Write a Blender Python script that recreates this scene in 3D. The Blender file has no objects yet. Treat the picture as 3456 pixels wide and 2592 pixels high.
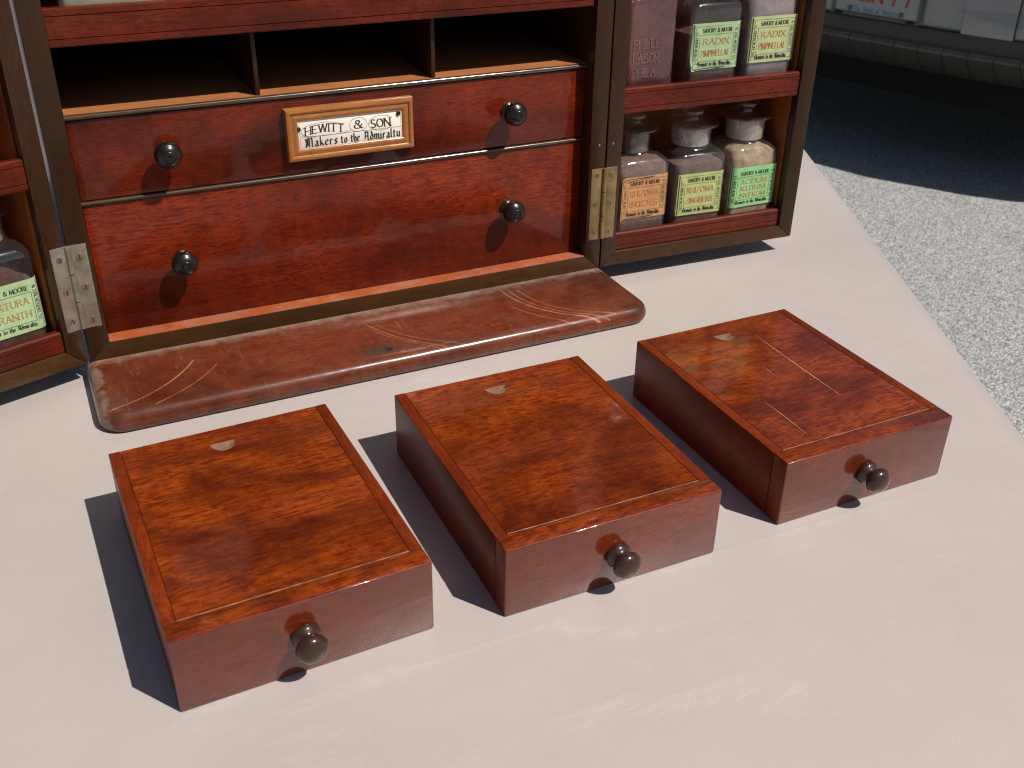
import bpy, bmesh, math, random
from mathutils import Vector, Matrix, noise
random.seed(7)
S = 0.1                                   # all layout numbers below are in decimetres
R = math.radians
scene = bpy.context.scene
COL = scene.collection

# ------------------------------------------------------------------ camera
cam_d = bpy.data.cameras.new('camera'); cam = bpy.data.objects.new('camera', cam_d); COL.objects.link(cam)
scene.camera = cam
cx = Vector((0.90372581, -0.42791005, 0.01313992)); cy = Vector((0.20433455, 0.45810946, 0.86509139)); cz = Vector((-0.37620082, -0.77912048, 0.50144215))
cam.matrix_world = Matrix(((cx.x, cy.x, cz.x, -0.09438*S), (cx.y, cy.y, cz.y, -5.5639*S), (cx.z, cy.z, cz.z, 2.948*S), (0, 0, 0, 1)))
cam_d.sensor_width = 36; cam_d.lens = 3521.5/3456*36
cam_d.clip_start = 0.02; cam_d.clip_end = 3000
cam_d.dof.use_dof = True; cam_d.dof.focus_distance = 0.58; cam_d.dof.aperture_fstop = 30

# ------------------------------------------------------------------ sky, sun, exposure
SUN = Vector((-0.145, 0.205, -0.343)).normalized()
world = bpy.data.worlds.new('World'); scene.world = world; world.use_nodes = True
wn = world.node_tree.nodes; wl = world.node_tree.links
sky = wn.new('ShaderNodeTexSky'); sky.sky_type = 'NISHITA'; sky.sun_disc = False
sky.sun_elevation = R(53.7); sky.sun_rotation = R(144.7)
wl.new(sky.outputs[0], wn['Background'].inputs[0]); wn['Background'].inputs[1].default_value = 0.05
sun_d = bpy.data.lights.new('sun', 'SUN'); sun_d.energy = 5.0; sun_d.angle = R(0.5); sun_d.color = (1.0, 0.945, 0.88)
sun = bpy.data.objects.new('sun', sun_d); COL.objects.link(sun)
sun.rotation_euler = SUN.to_track_quat('-Z', 'Y').to_euler(); sun.location = (1, -1.5, 3)
vs = scene.view_settings; vs.view_transform = 'Standard'; vs.look = 'None'; vs.exposure = 0.0; vs.gamma = 1.0
scene.render.engine = 'CYCLES'
cy_ = scene.cycles
cy_.use_denoising = True
cy_.max_bounces = 10; cy_.diffuse_bounces = 4; cy_.glossy_bounces = 5; cy_.transparent_max_bounces = 24
cy_.caustics_reflective = True; cy_.blur_glossy = 0.0; cy_.filter_width = 1.15; cy_.sample_clamp_indirect = 8

# ------------------------------------------------------------------ node helpers
class N:
    def __init__(s, name):
        s.m = bpy.data.materials.new(name); s.m.use_nodes = True
        s.t = s.m.node_tree; s.n = s.t.nodes; s.l = s.t.links
        s.b = s.n['Principled BSDF']; s.out = s.n['Material Output']
        s._tc = None
    def new(s, k, **kw):
        x = s.n.new(k)
        for a, b in kw.items(): setattr(x, a, b)
        return x
    def put(s, sock, v):
        if hasattr(v, 'is_output') or isinstance(v, bpy.types.NodeSocket): s.l.new(v, sock)
        else: sock.default_value = v
    def coord(s, which='Object'):
        if s._tc is None: s._tc = s.new('ShaderNodeTexCoord')
        return s._tc.outputs[which]
    def mapping(s, scale=(1, 1, 1), rot=(0, 0, 0), loc=None, vec=None):
        x = s.new('ShaderNodeMapping'); s.l.new(vec or s.coord(), x.inputs['Vector'])
        x.inputs['Scale'].default_value = scale; x.inputs['Rotation'].default_value = rot
        if loc is not None: s.put(x.inputs['Location'], loc)
        return x.outputs[0]
    def rnd(s, k=10.0):
        if not hasattr(s, '_oi'): s._oi = s.new('ShaderNodeObjectInfo')
        return s.math('MULTIPLY', s._oi.outputs['Random'], k)
    def math(s, op, a, b=0.0, c=0.0, clamp=False):
        x = s.new('ShaderNodeMath', operation=op, use_clamp=clamp)
        for i, v in enumerate((a, b, c)): s.put(x.inputs[i], v)
        return x.outputs[0]
    def noise(s, vec, scale=5, detail=3, rough=.55, dist=0, w=None):
        x = s.new('ShaderNodeTexNoise')
        if w is not None: x.noise_dimensions = '4D'; s.put(x.inputs['W'], w)
        s.l.new(vec, x.inputs['Vector'])
        x.inputs['Scale'].default_value = scale; x.inputs['Detail'].default_value = detail
        x.inputs['Roughness'].default_value = rough; x.inputs['Distortion'].default_value = dist
        return x.outputs['Fac']
    def voro(s, vec, scale, feature='F1', out='Distance', rnd=1):
        x = s.new('ShaderNodeTexVoronoi', feature=feature); s.l.new(vec, x.inputs['Vector'])
        x.inputs['Scale'].default_value = scale; x.inputs['Randomness'].default_value = rnd
        return x.outputs[out]
    def ramp(s, fac, stops, interp='LINEAR'):
        x = s.new('ShaderNodeValToRGB'); s.put(x.inputs[0], fac); x.color_ramp.interpolation = interp
        e = x.color_ramp.elements
        while len(e) < len(stops): e.new(0.5)
        for i, (p, c) in enumerate(stops):
            e[i].position = p
            e[i].color = (c, c, c, 1) if isinstance(c, (int, float)) else tuple(c)+(1,)
        return x.outputs[0]
    def mix(s, fac, a, b, mode='MIX'):
        x = s.new('ShaderNodeMix', data_type='RGBA', blend_type=mode)
        s.put(x.inputs[0], fac)
        for i, v in ((6, a), (7, b)):
            s.put(x.inputs[i], v if isinstance(v, bpy.types.NodeSocket) else tuple(v)+(1,))
        return x.outputs[2]
    def bump(s, h, strength=.2, dist=.001, normal=None):
        x = s.new('ShaderNodeBump'); x.inputs['Strength'].default_value = strength; x.inputs['Distance'].default_value = dist
        s.l.new(h, x.inputs['Height'])
        if normal is not None: s.l.new(normal, x.inputs['Normal'])
        return x.outputs[0]
    def set(s, **kw):
        nm = {'base': 'Base Color', 'rough': 'Roughness', 'metal': 'Metallic', 'normal': 'Normal', 'coat': 'Coat Weight', 'coatr': 'Coat Roughness', 'coatn': 'Coat Normal', 'spec': 'Specular IOR Level', 'ior': 'IOR', 'coatior': 'Coat IOR', 'sheen': 'Sheen Weight'}
        for k, v in kw.items():
            if k == 'base' and not isinstance(v, bpy.types.NodeSocket): v = tuple(v)+(1,)
            s.put(s.b.inputs[nm[k]], v)
        return s.m

def wood(name, dark, mid, light, axis='x', fig=1.0, figscale=1.0, coat=.8, coatr=.09, rough=.42, grain=1.0, dust=0.0, wear=None, spec=.15, coatior=1.45, blotv=None):
    """polished timber: streaks along the grain, cross-grain flame figure, pores"""
    n = N(name)
    st = {'x': (1, 9, 9), 'y': (9, 1, 9), 'z': (9, 9, 1)}[axis]
    fs = {'x': (2.4, 1, 1), 'y': (1, 2.4, 1), 'z': (1, 1, 2.4)}[axis]
    w = n.rnd(20)
    warp = n.noise(n.mapping(), 22, 2, .5, w=w)
    v = n.mapping(st)
    vv = n.new('ShaderNodeVectorMath', operation='ADD'); n.l.new(v, vv.inputs[0])
    wv = n.new('ShaderNodeVectorMath', operation='SCALE'); wv.inputs[3].default_value = .22
    cmb = n.new('ShaderNodeCombineXYZ'); n.l.new(warp, cmb.inputs[0]); n.l.new(warp, cmb.inputs[1]); n.l.new(warp, cmb.inputs[2])
    n.l.new(cmb.outputs[0], wv.inputs[0]); n.l.new(wv.outputs[0], vv.inputs[1])
    streak = n.noise(vv.outputs[0], 72, 6, .70, w=w)
    fine = n.noise(n.mapping(tuple(a*2.2 for a in st)), 75, 4, .7, w=w)
    bs = {'x': (.75, 1.3, 1.3), 'y': (1.3, .75, 1.3), 'z': (1.3, 1.3, .75)}[axis]
    blot = n.noise(n.mapping(bs), 17*figscale, 4, .62, .9, w=w)
    flame = n.noise(n.mapping(tuple(a*2.2 for a in fs)), 26*figscale, 3, .6, .6, w=w)
    g = n.math('ADD', n.math('MULTIPLY', streak, .62), n.math('MULTIPLY', fine, .38))
    g = n.math('MULTIPLY_ADD', n.math('SUBTRACT', g, .5), grain, .5)
    g = n.math('ADD', g, n.math('MULTIPLY', n.math('SUBTRACT', flame, .5), .35*fig))
    c = n.ramp(g, [(.40, mid), (.50, tuple((p+q)/2 for p, q in zip(mid, light))), (.60, light)])
    k = n.math('ADD', n.math('MULTIPLY', blot, .62), n.math('MULTIPLY', streak, .38))      # dark mottles with streaky edges
    c = n.mix(n.ramp(k, [(.46, 0), (.535, .55*min(1, fig)), (.60, .95*min(1, fig))]), c, dark)
    f2 = n.ramp(flame, [(.52, 0), (.62, .45*min(1, fig))])
    c = n.mix(f2, c, dark)
    pore = n.noise(n.mapping(tuple(a*1.6 for a in st)), 150, 1, .5, w=w)
    pm = n.ramp(pore, [(.60, 0), (.70, 1)])
    c = n.mix(n.math('MULTIPLY', pm, .45), c, tuple(x*.45 for x in dark))
    r = rough
    if dust:
        d = n.noise(n.mapping(), 60, 6, .7); d2 = n.noise(n.mapping(), 900, 2, .6)
        dm = n.math('MULTIPLY', n.ramp(d, [(.42, 0), (.75, 1)]), dust)
        sp = n.math('MULTIPLY', n.ramp(d2, [(.66, 0), (.72, 1)]), dust*1.4)
        dm = n.math('MAXIMUM', dm, sp, clamp=True)
        c = n.mix(dm, c, (.42, .33, .27))
        coat = n.math('MULTIPLY', n.math('SUBTRACT', 1.0, dm), coat)
    if wear: c = wear(n, c)
    h = n.math('ADD', fine, n.math('MULTIPLY', pm, -.6))
    nb = n.bump(h, .12, .0006)
    wob = n.bump(n.noise(n.mapping(), 45, 2), .10, .004)
    n.set(base=c, rough=r, coat=coat, coatr=coatr, normal=nb, coatn=wob, spec=spec, coatior=coatior)
    return n.m

def plain(name, base, rough=.5, metal=0, var=.25, scale=200, coat=0, spec=.5, bump=.05):
    n = N(name)
    f = n.noise(n.mapping(), scale, 4, .6, w=n.rnd())
    c = n.mix(n.ramp(f, [(.3, 0), (.7, 1)]), tuple(x*(1-var) for x in base), tuple(min(1, x*(1+var)) for x in base))
    nb = n.bump(f, bump, .0005)
    return n.set(base=c, rough=rough, metal=metal, coat=coat, spec=spec, normal=nb)

# ------------------------------------------------------------------ materials
M = {}
M['box_wood'] = wood('mahogany_figured', (.042, .0044, .0012), (.114, .0132, .0020), (.345, .058, .0050), 'x', .82, 1.25, coatr=.09, coat=.85, grain=1.6)
M['box_front'] = wood('mahogany_front_shaded', (.055, .007, .0018), (.095, .0115, .0024), (.20, .030, .0050), 'x', .7, 1.0, coatr=.06, coat=1, coatior=1.72, grain=1.3)  # lid's wood in a darker, flatter tone: front-face shading is in the colour
M['box_side'] = wood('mahogany_side', (.030, .006, .002), (.09, .018, .005), (.16, .036, .009), 'x', .5, .8, coatr=.3, coat=.25)
M['box_sidey'] = wood('mahogany_side_long', (.048, .0055, .0013), (.105, .0120, .0022), (.25, .038, .0045), 'y', .6, .9, coatr=.35, coat=.15)
M['drawer'] = wood('mahogany_red', (.020, .0012, .0004), (.088, .0050, .0009), (.255, .0285, .0028), 'x', .9, .42, coatr=.09, coat=.65, grain=1.1)
M['fascia'] = wood('mahogany_fascia', (.024, .0020, .0008), (.065, .0058, .0016), (.165, .020, .0038), 'x', .7, 1.0, coatr=.2, coat=.35)
M['frame'] = wood('walnut_frame', (.011, .0038, .0010), (.026, .0094, .0022), (.045, .0172, .0037), 'z', .5, .7, coatr=.22, coat=.45)
M['framex'] = wood('walnut_frame_rail', (.015, .0054, .0014), (.040, .0155, .0035), (.068, .028, .0060), 'x', .5, .7, coatr=.2, coat=.5)
M['rail'] = wood('dark_rail', (.016, .007, .0022), (.038, .0175, .0050), (.070, .034, .0100), 'x', .4, .7, coatr=.16, coat=1, coatior=1.75)
M['inside'] = wood('raw_mahogany', (.20, .062, .019), (.29, .10, .034), (.38, .15, .055), 'x', .4, .7, coat=0, rough=.7)
M['ledge'] = wood('ledge_mahogany', (.16, .026, .008), (.29, .058, .014), (.40, .105, .03), 'x', .4, 1, coat=.3, coatr=.3, dust=.3)
M['plaque'] = wood('golden_plaque', (.17, .048, .009), (.29, .096, .018), (.40, .155, .034), 'x', .4, 1, coatr=.15)
M['panel'] = wood('door_panel', (.09, .019, .004), (.20, .050, .010), (.32, .100, .020), 'z', .8, .8, coatr=.3, coat=.3)
M['worn'] = plain('worn_edge', (.25, .115, .055), .7, var=.75, scale=260)
M['notch'] = plain('bare_wood', (.25, .15, .09), .7, var=.35, scale=500)
M['ebony'] = plain('ebony', (.009, .006, .005), .30, var=.4, scale=300, coat=.25, spec=.35)
M['rosewood'] = wood('rosewood_knob', (.012, .0045, .003), (.026, .010, .006), (.050, .020, .011), 'y', .2, 2, coatr=.10, coat=1, grain=1)
M['brass'] = plain('tarnished_brass', (.30, .215, .105), .42, metal=.75, var=.35, scale=120)
M['steel'] = plain('dull_hinge_metal', (.30, .265, .205), .45, metal=.7, var=.4, scale=110)
M['screw'] = plain('copper_screw', (.34, .19, .11), .42, metal=.7, var=.3, scale=300)
M['dark'] = plain('black_gap', (.006, .005, .004), .8)
M['ink'] = plain('black_ink', (.02, .02, .018), .7, var=.1)
M['rust'] = plain('rust_red_ink', (.42, .165, .05), .75, var=.2)
M['redpaint'] = plain('plate_red', (.34, .02, .035), .4, var=.05)
M['bluepaint'] = plain('plate_blue', (.05, .18, .34), .4, var=.05)

def paper(name, col, stain=.30):
    n = N(name)
    f = n.noise(n.mapping(), 120, 5, .65, w=n.rnd()); g = n.noise(n.mapping(), 1500, 2)
    c = n.mix(n.ramp(f, [(.35, 0), (.75, 1)]), col, tuple(x*(1-stain) for x in col))
    return n.set(base=c, rough=.6, spec=.3, normal=n.bump(g, .08, .0003))
M['p_green'] = paper('paper_green', (.40, .54, .28))
M['p_bright'] = paper('paper_bright_green', (.30, .59, .25))
M['p_olive'] = paper('paper_olive', (.47, .52, .21))
M['p_yellow'] = paper('paper_yellow_green', (.50, .55, .27))
M['p_orange'] = paper('paper_orange', (.57, .28, .12))
M['p_white'] = paper('paper_ivory', (.86, .80, .71), .08)

def glass(name, tint, body=0.0, bodycol=(.5, .4, .4)):
    n = N(name)
    tr = n.new('ShaderNodeBsdfTransparent'); gl = n.new('ShaderNodeBsdfGlossy')
    gl.inputs['Roughness'].default_value = .10; gl.inputs['Color'].default_value = (1, 1, 1, 1)
    lw = n.new('ShaderNodeLayerWeight'); lw.inputs['Blend'].default_value = .35
    nb = n.bump(n.noise(n.mapping(), 55, 2, w=n.rnd()), .25, .004)
    n.l.new(nb, gl.inputs['Normal'])
    lf = n.new('ShaderNodeLayerWeight'); lf.inputs['Blend'].default_value = .5; n.l.new(nb, lf.inputs['Normal'])
    fr = n.math('MULTIPLY_ADD', n.math('POWER', lf.outputs['Facing'], 4.0), .90, .10)   # Schlick, same from both sides of the wall
    edge = n.ramp(lw.outputs['Facing'], [(.0, tint), (.8, tuple(x*.93 for x in tint)), (1, tuple(x*.45 for x in tint))])
    n.l.new(edge, tr.inputs['Color'])
    mx = n.new('ShaderNodeMixShader'); n.l.new(fr, mx.inputs[0]); n.l.new(tr.outputs[0], mx.inputs[1]); n.l.new(gl.outputs[0], mx.inputs[2])
    last = mx.outputs[0]
    if body:
        df = n.new('ShaderNodeBsdfDiffuse'); df.inputs['Color'].default_value = tuple(bodycol)+(1,)
        m2 = n.new('ShaderNodeMixShader')
        d = n.math('MULTIPLY', n.ramp(n.noise(n.mapping(), 90, 5, .7, w=n.rnd()), [(.35, .35), (.7, 1)]), body)
        n.l.new(d, m2.inputs[0]); n.l.new(last, m2.inputs[1]); n.l.new(df.outputs[0], m2.inputs[2]); last = m2.outputs[0]
    n.l.new(last, n.out.inputs['Surface'])
    return n.m
M['glass'] = glass('bottle_glass', (.965, .955, .94), .03, (.72, .66, .62))
M['glass_pink'] = glass('bottle_glass_pink', (.86, .60, .58), .22, (.50, .21, .20))
M['emboss'] = glass('raised_glass', (.86, .62, .60), .28, (.58, .36, .34))
M['frost'] = glass('ground_glass', (.9, .9, .9), .55, (.62, .61, .58))

def powder(name, a, b, scale=220):
    n = N(name); v = n.mapping()
    f = n.noise(v, scale, 5, .7, w=n.rnd()); g = n.noise(v, 40, 3, .6, w=n.rnd(7))
    c = n.mix(n.ramp(f, [(.35, 0), (.68, 1)]), a, b); c = n.mix(n.ramp(g, [(.35, 0), (.7, .5)]), c, tuple(x*.6 for x in a))
    return n.set(base=c, rough=.9, spec=.2, normal=n.bump(f, .5, .001))
M['c_brown'] = powder('powder_brown', (.115, .064, .052), (.22, .145, .125))
M['c_dark'] = powder('powder_dark', (.060, .026, .016), (.125, .065, .048))
M['c_grey'] = powder('powder_grey', (.18, .15, .15), (.28, .235, .24))
M['c_tan'] = powder('powder_tan', (.24, .165, .085), (.66, .55, .38), 130)
M['c_pale'] = powder('powder_pale', (.36, .32, .25), (.50, .46, .38), 90)

def vinyl():
    n = N('beige_leathercloth'); o = n.mapping()
    f = n.noise(o, 7, 4, .6); g = n.noise(o, 70, 4, .6)
    c = n.mix(n.ramp(f, [(.35, 0), (.7, 1)]), (.428, .374, .346), (.466, .412, .384))
    c = n.mix(n.math('MULTIPLY', n.ramp(g, [(.55, 0), (.8, 1)]), .10), c, (.62, .56, .52))
    # leather grain
    vo = n.voro(o, 1300, 'F1'); gn = n.noise(o, 900, 3, .6)
    h = n.math('ADD', n.math('MULTIPLY', vo, .5), gn)
    # crease bundles: fine ridges that only appear in wandering bands
    cr = n.mapping((70, 420, 1), (0, 0, R(-26)))
    ridg = n.noise(cr, 1, 3, .6, 1.2)
    bandv = n.mapping((2.3, 15, 1), (0, 0, R(-26)))
    band = n.noise(bandv, 1, 2, .45, 1.6)
    bm = n.ramp(n.math('ABSOLUTE', n.math('SUBTRACT', band, .5)), [(0, 1), (.022, .8), (.06, 0)])
    lng = n.ramp(n.noise(n.mapping((5, 5, 1)), 1, 2), [(.42, 0), (.58, 1)])
    cm = n.math('MULTIPLY', n.math('MULTIPLY', ridg, bm), lng)
    nb = n.bump(h, .11, .0006)
    nb = n.bump(cm, .20, .0007, nb)
    nb = n.bump(n.noise(n.mapping((6, 14, 1), (0, 0, R(-26))), 1, 2), .05, .004, nb)
    c = n.mix(n.math('MULTIPLY', n.ramp(cm, [(.35, 0), (.7, 1)]), .18), c, (.66, .61, .58))
    sp = n.ramp(n.voro(o, 42, 'F1'), [(.0, 1), (.018, 1), (.026, 0)]); on_ = n.ramp(n.noise(o, 9, 2), [(.5, 0), (.56, 1)])
    c = n.mix(n.math('MULTIPLY', n.math('MULTIPLY', sp, on_), .55), c, (.12, .09, .07))
    return n.set(base=c, rough=n.ramp(f, [(.3, .29), (.7, .40)]), spec=.42, normal=nb)
M['vinyl'] = vinyl()

def asphalt():
    n = N('asphalt'); o = n.mapping()
    col = n.voro(o, 200, 'F1', 'Color'); dist = n.voro(o, 200, 'F1')
    sep = n.new('ShaderNodeSeparateColor'); n.l.new(col, sep.inputs[0])
    big = n.noise(o, 3, 4, .6)
    c = n.ramp(sep.outputs[0], [(0, (.20, .20, .20)), (.45, (.42, .42, .41)), (.8, (.54, .54, .53)), (1, (.72, .69, .64))])
    c = n.mix(n.ramp(dist, [(.45, 0), (.9, .8)]), c, (.08, .08, .08))
    c = n.mix(n.ramp(big, [(.3, 0), (.7, .35)]), c, (.27, .27, .27))
    h = n.math('SUBTRACT', sep.outputs[1], dist)
    return n.set(base=c, rough=.8, spec=.3, normal=n.bump(h, .7, .004))
M['asphalt'] = asphalt()
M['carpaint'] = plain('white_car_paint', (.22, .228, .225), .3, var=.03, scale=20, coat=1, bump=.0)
M['carplastic'] = plain('shaded_lip_plastic', (.030, .027, .020), .6, var=.15, scale=90)  # lip plastic with the shade of its downward-tapering faces in the colour
M['carledge'] = plain('skylit_ledge', (.20, .17, .125), .7, var=.2, scale=60)  # sky light on the lip's upper slope, put into a lighter colour
M['carunder'] = plain('shaded_underside', (.020, .022, .020), .45, var=.05, scale=30, bump=0)  # bumper underside: its shade from facing down is in this dark colour
M['carblack'] = plain('black_plastic', (.008, .008, .008), .8, var=.2, spec=.15)
M['rubber'] = plain('tyre_rubber', (.018, .018, .018), .8, var=.2)
M['alloy'] = plain('wheel_alloy', (.45, .45, .45), .35, metal=.8, var=.1)
M['carglass'] = plain('tinted_car_glass', (.01, .012, .012), .06, var=.1, coat=1, bump=0)
M['taillight'] = plain('tail_light_red', (.32, .01, .01), .15, var=.1, coat=1, bump=0)
M['plateframe'] = plain('plate_frame_grey', (.075, .085, .075), .45, var=.2)
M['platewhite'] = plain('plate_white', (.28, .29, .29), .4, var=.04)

# ------------------------------------------------------------------ mesh helpers
def link(name, me, mats, parent=None, smooth=None):
    o = bpy.data.objects.new(name, me); COL.objects.link(o)
    for m in (mats if isinstance(mats, (list, tuple)) else [mats]): me.materials.append(M[m])
    if parent is not None: o.parent = parent
    if smooth:
        for p in me.polygons: p.use_smooth = True
        if smooth < 179: me.set_sharp_from_angle(angle=R(smooth))
    return o
def fin(name, bm, mats, parent=None, smooth=35, scale=S):
    bmesh.ops.recalc_face_normals(bm, faces=bm.faces)
    bmesh.ops.scale(bm, vec=(scale,)*3, verts=bm.verts)
    me = bpy.data.meshes.new(name); bm.to_mesh(me); bm.free()
    return link(name, me, mats, parent, smooth)
def empty(name, loc, rz=0, parent=None):
    o = bpy.data.objects.new(name, None); COL.objects.link(o); o.empty_display_size = .02
    o.location = Vector(loc)*S; o.rotation_euler[2] = rz
    if parent: o.parent = parent
    return o
def tag(o, label, cat, group=None, kind=None):
    if label: o['label'] = label
    if cat: o['category'] = cat
    if group: o['group'] = group
    if kind: o['kind'] = kind
    return o
def box(x0, x1, y0, y1, z0, z1, bev=.006, seg=2):
    bm = bmesh.new(); bmesh.ops.create_cube(bm, size=1)
    bmesh.ops.scale(bm, vec=(x1-x0, y1-y0, z1-z0), verts=bm.verts)
    bmesh.ops.translate(bm, vec=((x0+x1)/2, (y0+y1)/2, (z0+z1)/2), verts=bm.verts)
    if bev: bmesh.ops.bevel(bm, geom=bm.edges[:], offset=bev, segments=seg, affect='EDGES', profile=.5)
    return bm
def prism(poly, axis, a, b, bev=.004, seg=2):
    """polygon extruded along an axis; poly holds the two other coordinates in xyz order"""
    bm = bmesh.new()
    def P(p, t): return {'x': (t, p[0], p[1]), 'y': (p[0], t, p[1]), 'z': (p[0], p[1], t)}[axis]
    v0 = [bm.verts.new(P(p, a)) for p in poly]; v1 = [bm.verts.new(P(p, b)) for p in poly]
    bm.faces.new(v0); bm.faces.new(v1[::-1])
    for i in range(len(poly)): j = (i+1) % len(poly); bm.faces.new((v0[i], v1[i], v1[j], v0[j]))
    if bev:
        bmesh.ops.recalc_face_normals(bm, faces=bm.faces)
        bmesh.ops.bevel(bm, geom=bm.edges[:], offset=bev, segments=seg, affect='EDGES', profile=.5)
    return bm
def lathe(prof, axis='z', n=28, org=(0, 0, 0)):
    """prof: (r, h) pairs; axis z, or -y (pointing out of a front face)"""
    bm = bmesh.new(); rings = []
    for r, h in prof:
        ring = []
        for i in range(n):
            a = 2*math.pi*i/n
            p = (r*math.cos(a), r*math.sin(a), h) if axis == 'z' else (r*math.cos(a), -h, r*math.sin(a))
            ring.append(bm.verts.new(Vector(p)+Vector(org)))
        rings.append(ring)
    for a, b in zip(rings, rings[1:]):
        for i in range(n): j = (i+1) % n; bm.faces.new((a[i], a[j], b[j], b[i]))
    bm.faces.new(rings[0]); bm.faces.new(rings[-1][::-1])
    return bm
def arcpts(cx_, cy_, r, a0, a1, n): return [(cx_+r*math.cos(R(a0+(a1-a0)*i/n)), cy_+r*math.sin(R(a0+(a1-a0)*i/n))) for i in range(n+1)]

# ------------------------------------------------------------------ lettering (broad-nib strokes)
CAP = {'A': (.8, "0,0 .4,1|.4,1 .8,0|.14,.36 .66,.36"), 'B': (.64, "0,0 0,1|0,1 .3,1|0,.52 .3,.52|0,0 .3,0|o.3,.76,.26,.24,90,-90|o.3,.26,.33,.26,90,-90"),
 'C': (.75, "o.4,.5,.4,.5,50,310"), 'D': (.78, "0,0 0,1|0,1 .35,1|0,0 .35,0|o.35,.5,.43,.5,90,-90"), 'E': (.6, "0,0 0,1|0,1 .58,1|0,.52 .45,.52|0,0 .6,0"),
 'G': (.8, "o.4,.5,.4,.5,50,310|.72,.1 .72,.42|.5,.42 .8,.42"), 'H': (.74, "0,0 0,1|.74,0 .74,1|0,.52 .74,.52"), 'I': (.06, ".03,0 .03,1"), 'K': (.7, "0,0 0,1|.62,1 .05,.45|.2,.58 .7,0"),
 'L': (.58, "0,0 0,1|0,0 .58,0"), 'M': (.95, "0,0 .06,1|.06,1 .47,.05|.47,.05 .88,1|.88,1 .95,0"), 'N': (.8, "0,0 0,1|0,1 .8,0|.8,0 .8,1"), 'O': (.86, "o.43,.5,.43,.5,0,360"),
 'P': (.6, "0,0 0,1|0,1 .3,1|0,.48 .3,.48|o.3,.74,.3,.26,90,-90"), 'R': (.68, "0,0 0,1|0,1 .3,1|0,.5 .3,.5|o.3,.75,.28,.25,90,-90|.32,.5 .68,0"), 'S': (.6, "o.3,.75,.26,.25,35,270|o.3,.25,.3,.25,90,-145"),
 'T': (.74, ".37,0 .37,1|0,1 .74,1"), 'U': (.76, "0,1 0,.3|o.38,.3,.38,.3,180,360|.76,.3 .76,1"), 'V': (.78, "0,1 .39,0|.39,0 .78,1"), 'W': (1.1, "0,1 .28,0|.28,0 .55,1|.55,1 .83,0|.83,0 1.1,1"),
 'X': (.76, "0,1 .76,0|0,0 .76,1"), 'Y': (.76, "0,1 .38,.48|.76,1 .38,.48|.38,.48 .38,0"), 'Z': (.68, "0,1 .68,1|.68,1 0,0|0,0 .68,0"),
 '&': (.85, "o.36,.78,.19,.22,-60,240|.22,.66 .8,0|o.34,.26,.34,.26,130,340|.62,.2 .82,.5"),
 '0': (.6, "o.3,.5,.3,.5,0,360"), '1': (.2, ".1,0 .1,1|.1,1 0,.85"), '2': (.6, "o.3,.72,.28,.28,160,-40|.52,.55 0,0|0,0 .6,0"), '3': (.56, "o.26,.75,.25,.25,150,-90|o.26,.26,.3,.26,90,-150"),
 '4': (.64, ".45,0 .45,1|.45,1 0,.3|0,.3 .64,.3"), '7': (.6, "0,1 .6,1|.6,1 .2,0"), ',': (.08, ".05,.06 0,-.15"), '.': (.08, ".03,0 .03,.06"), ' ': (.35, '')}
BLK = {'a': (.36, "0,.5 .15,.6 .28,.5 .28,.06 .38,0|.28,.36 .03,.25 .02,.08 .14,0 .28,.1"), 'd': (.32, ".3,.45 .12,.56 0,.42 0,.1 .15,0 .3,.1 .3,.52 .06,.95"), 'e': (.32, ".02,.3 .3,.42 .28,.52 .15,.6 0,.46 0,.12 .15,0 .32,.1"),
 'h': (.34, "0,1 0,0|0,.5 .18,.6 .3,.48 .3,.05 .2,-.2"), 'i': (.1, "0,.6 0,.05 .1,0|0,.82 .04,.86"), 'k': (.32, "0,1 0,0|0,.32 .25,.6|.08,.35 .32,0"), 'l': (.1, "0,1 0,.05 .1,0"),
 'm': (.6, "0,.6 0,0|0,.5 .15,.6 .26,.5 .26,0|.26,.5 .42,.6 .52,.5 .52,.05 .6,0"), 'o': (.32, "0,.12 0,.48 .15,.6 .3,.48 .3,.12 .15,0 0,.12"), 'r': (.24, "0,.6 0,0|0,.5 .14,.6 .23,.52"),
 's': (.3, ".28,.5 .15,.6 .02,.48 .28,.15 .15,0 0,.1"), 't': (.26, ".06,.82 .06,.08 .15,0 .26,.06|-.05,.58 .26,.58"), 'y': (.34, "0,.6 0,.12 .15,0 .3,.1|.3,.6 .3,-.05 .05,-.25"),
 'M': (.82, "0,.05 .1,0 .1,.8 0,.9|.1,.85 .3,1 .42,.85 .42,0|.42,.85 .6,1 .72,.85 .72,.05 .82,0|.24,.1 .24,.9"), 'A': (.62, "0,0 .12,.1 .2,.9 .05,.95|.2,.95 .5,.9 .5,.05 .62,0|.12,.45 .5,.45|.2,.95 .36,1.05"),
 'C': (.5, ".5,.85 .3,1 .05,.8 .05,.2 .25,0 .5,.12|.26,.9 .26,.1"), 'p': (.34, "0,.6 0,-.25|0,.5 .16,.6 .3,.48 .3,.12 .15,0 0,.1"), 'f': (.26, ".3,.9 .16,1 .06,.85 .06,0|-.05,.58 .24,.58"),
 'c': (.3, ".3,.5 .15,.6 0,.46 0,.12 .15,0 .3,.1"), 'n': (.34, "0,.6 0,0|0,.5 .16,.6 .28,.5 .28,.05 .36,0"), 'T': (.6, "0,.95 .6,.95|.3,.95 .3,.1 .4,0"), 'S': (.5, ".48,.85 .28,1 .05,.8 .45,.25 .25,0 0,.15"), ' ': (.3, '')}
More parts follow.
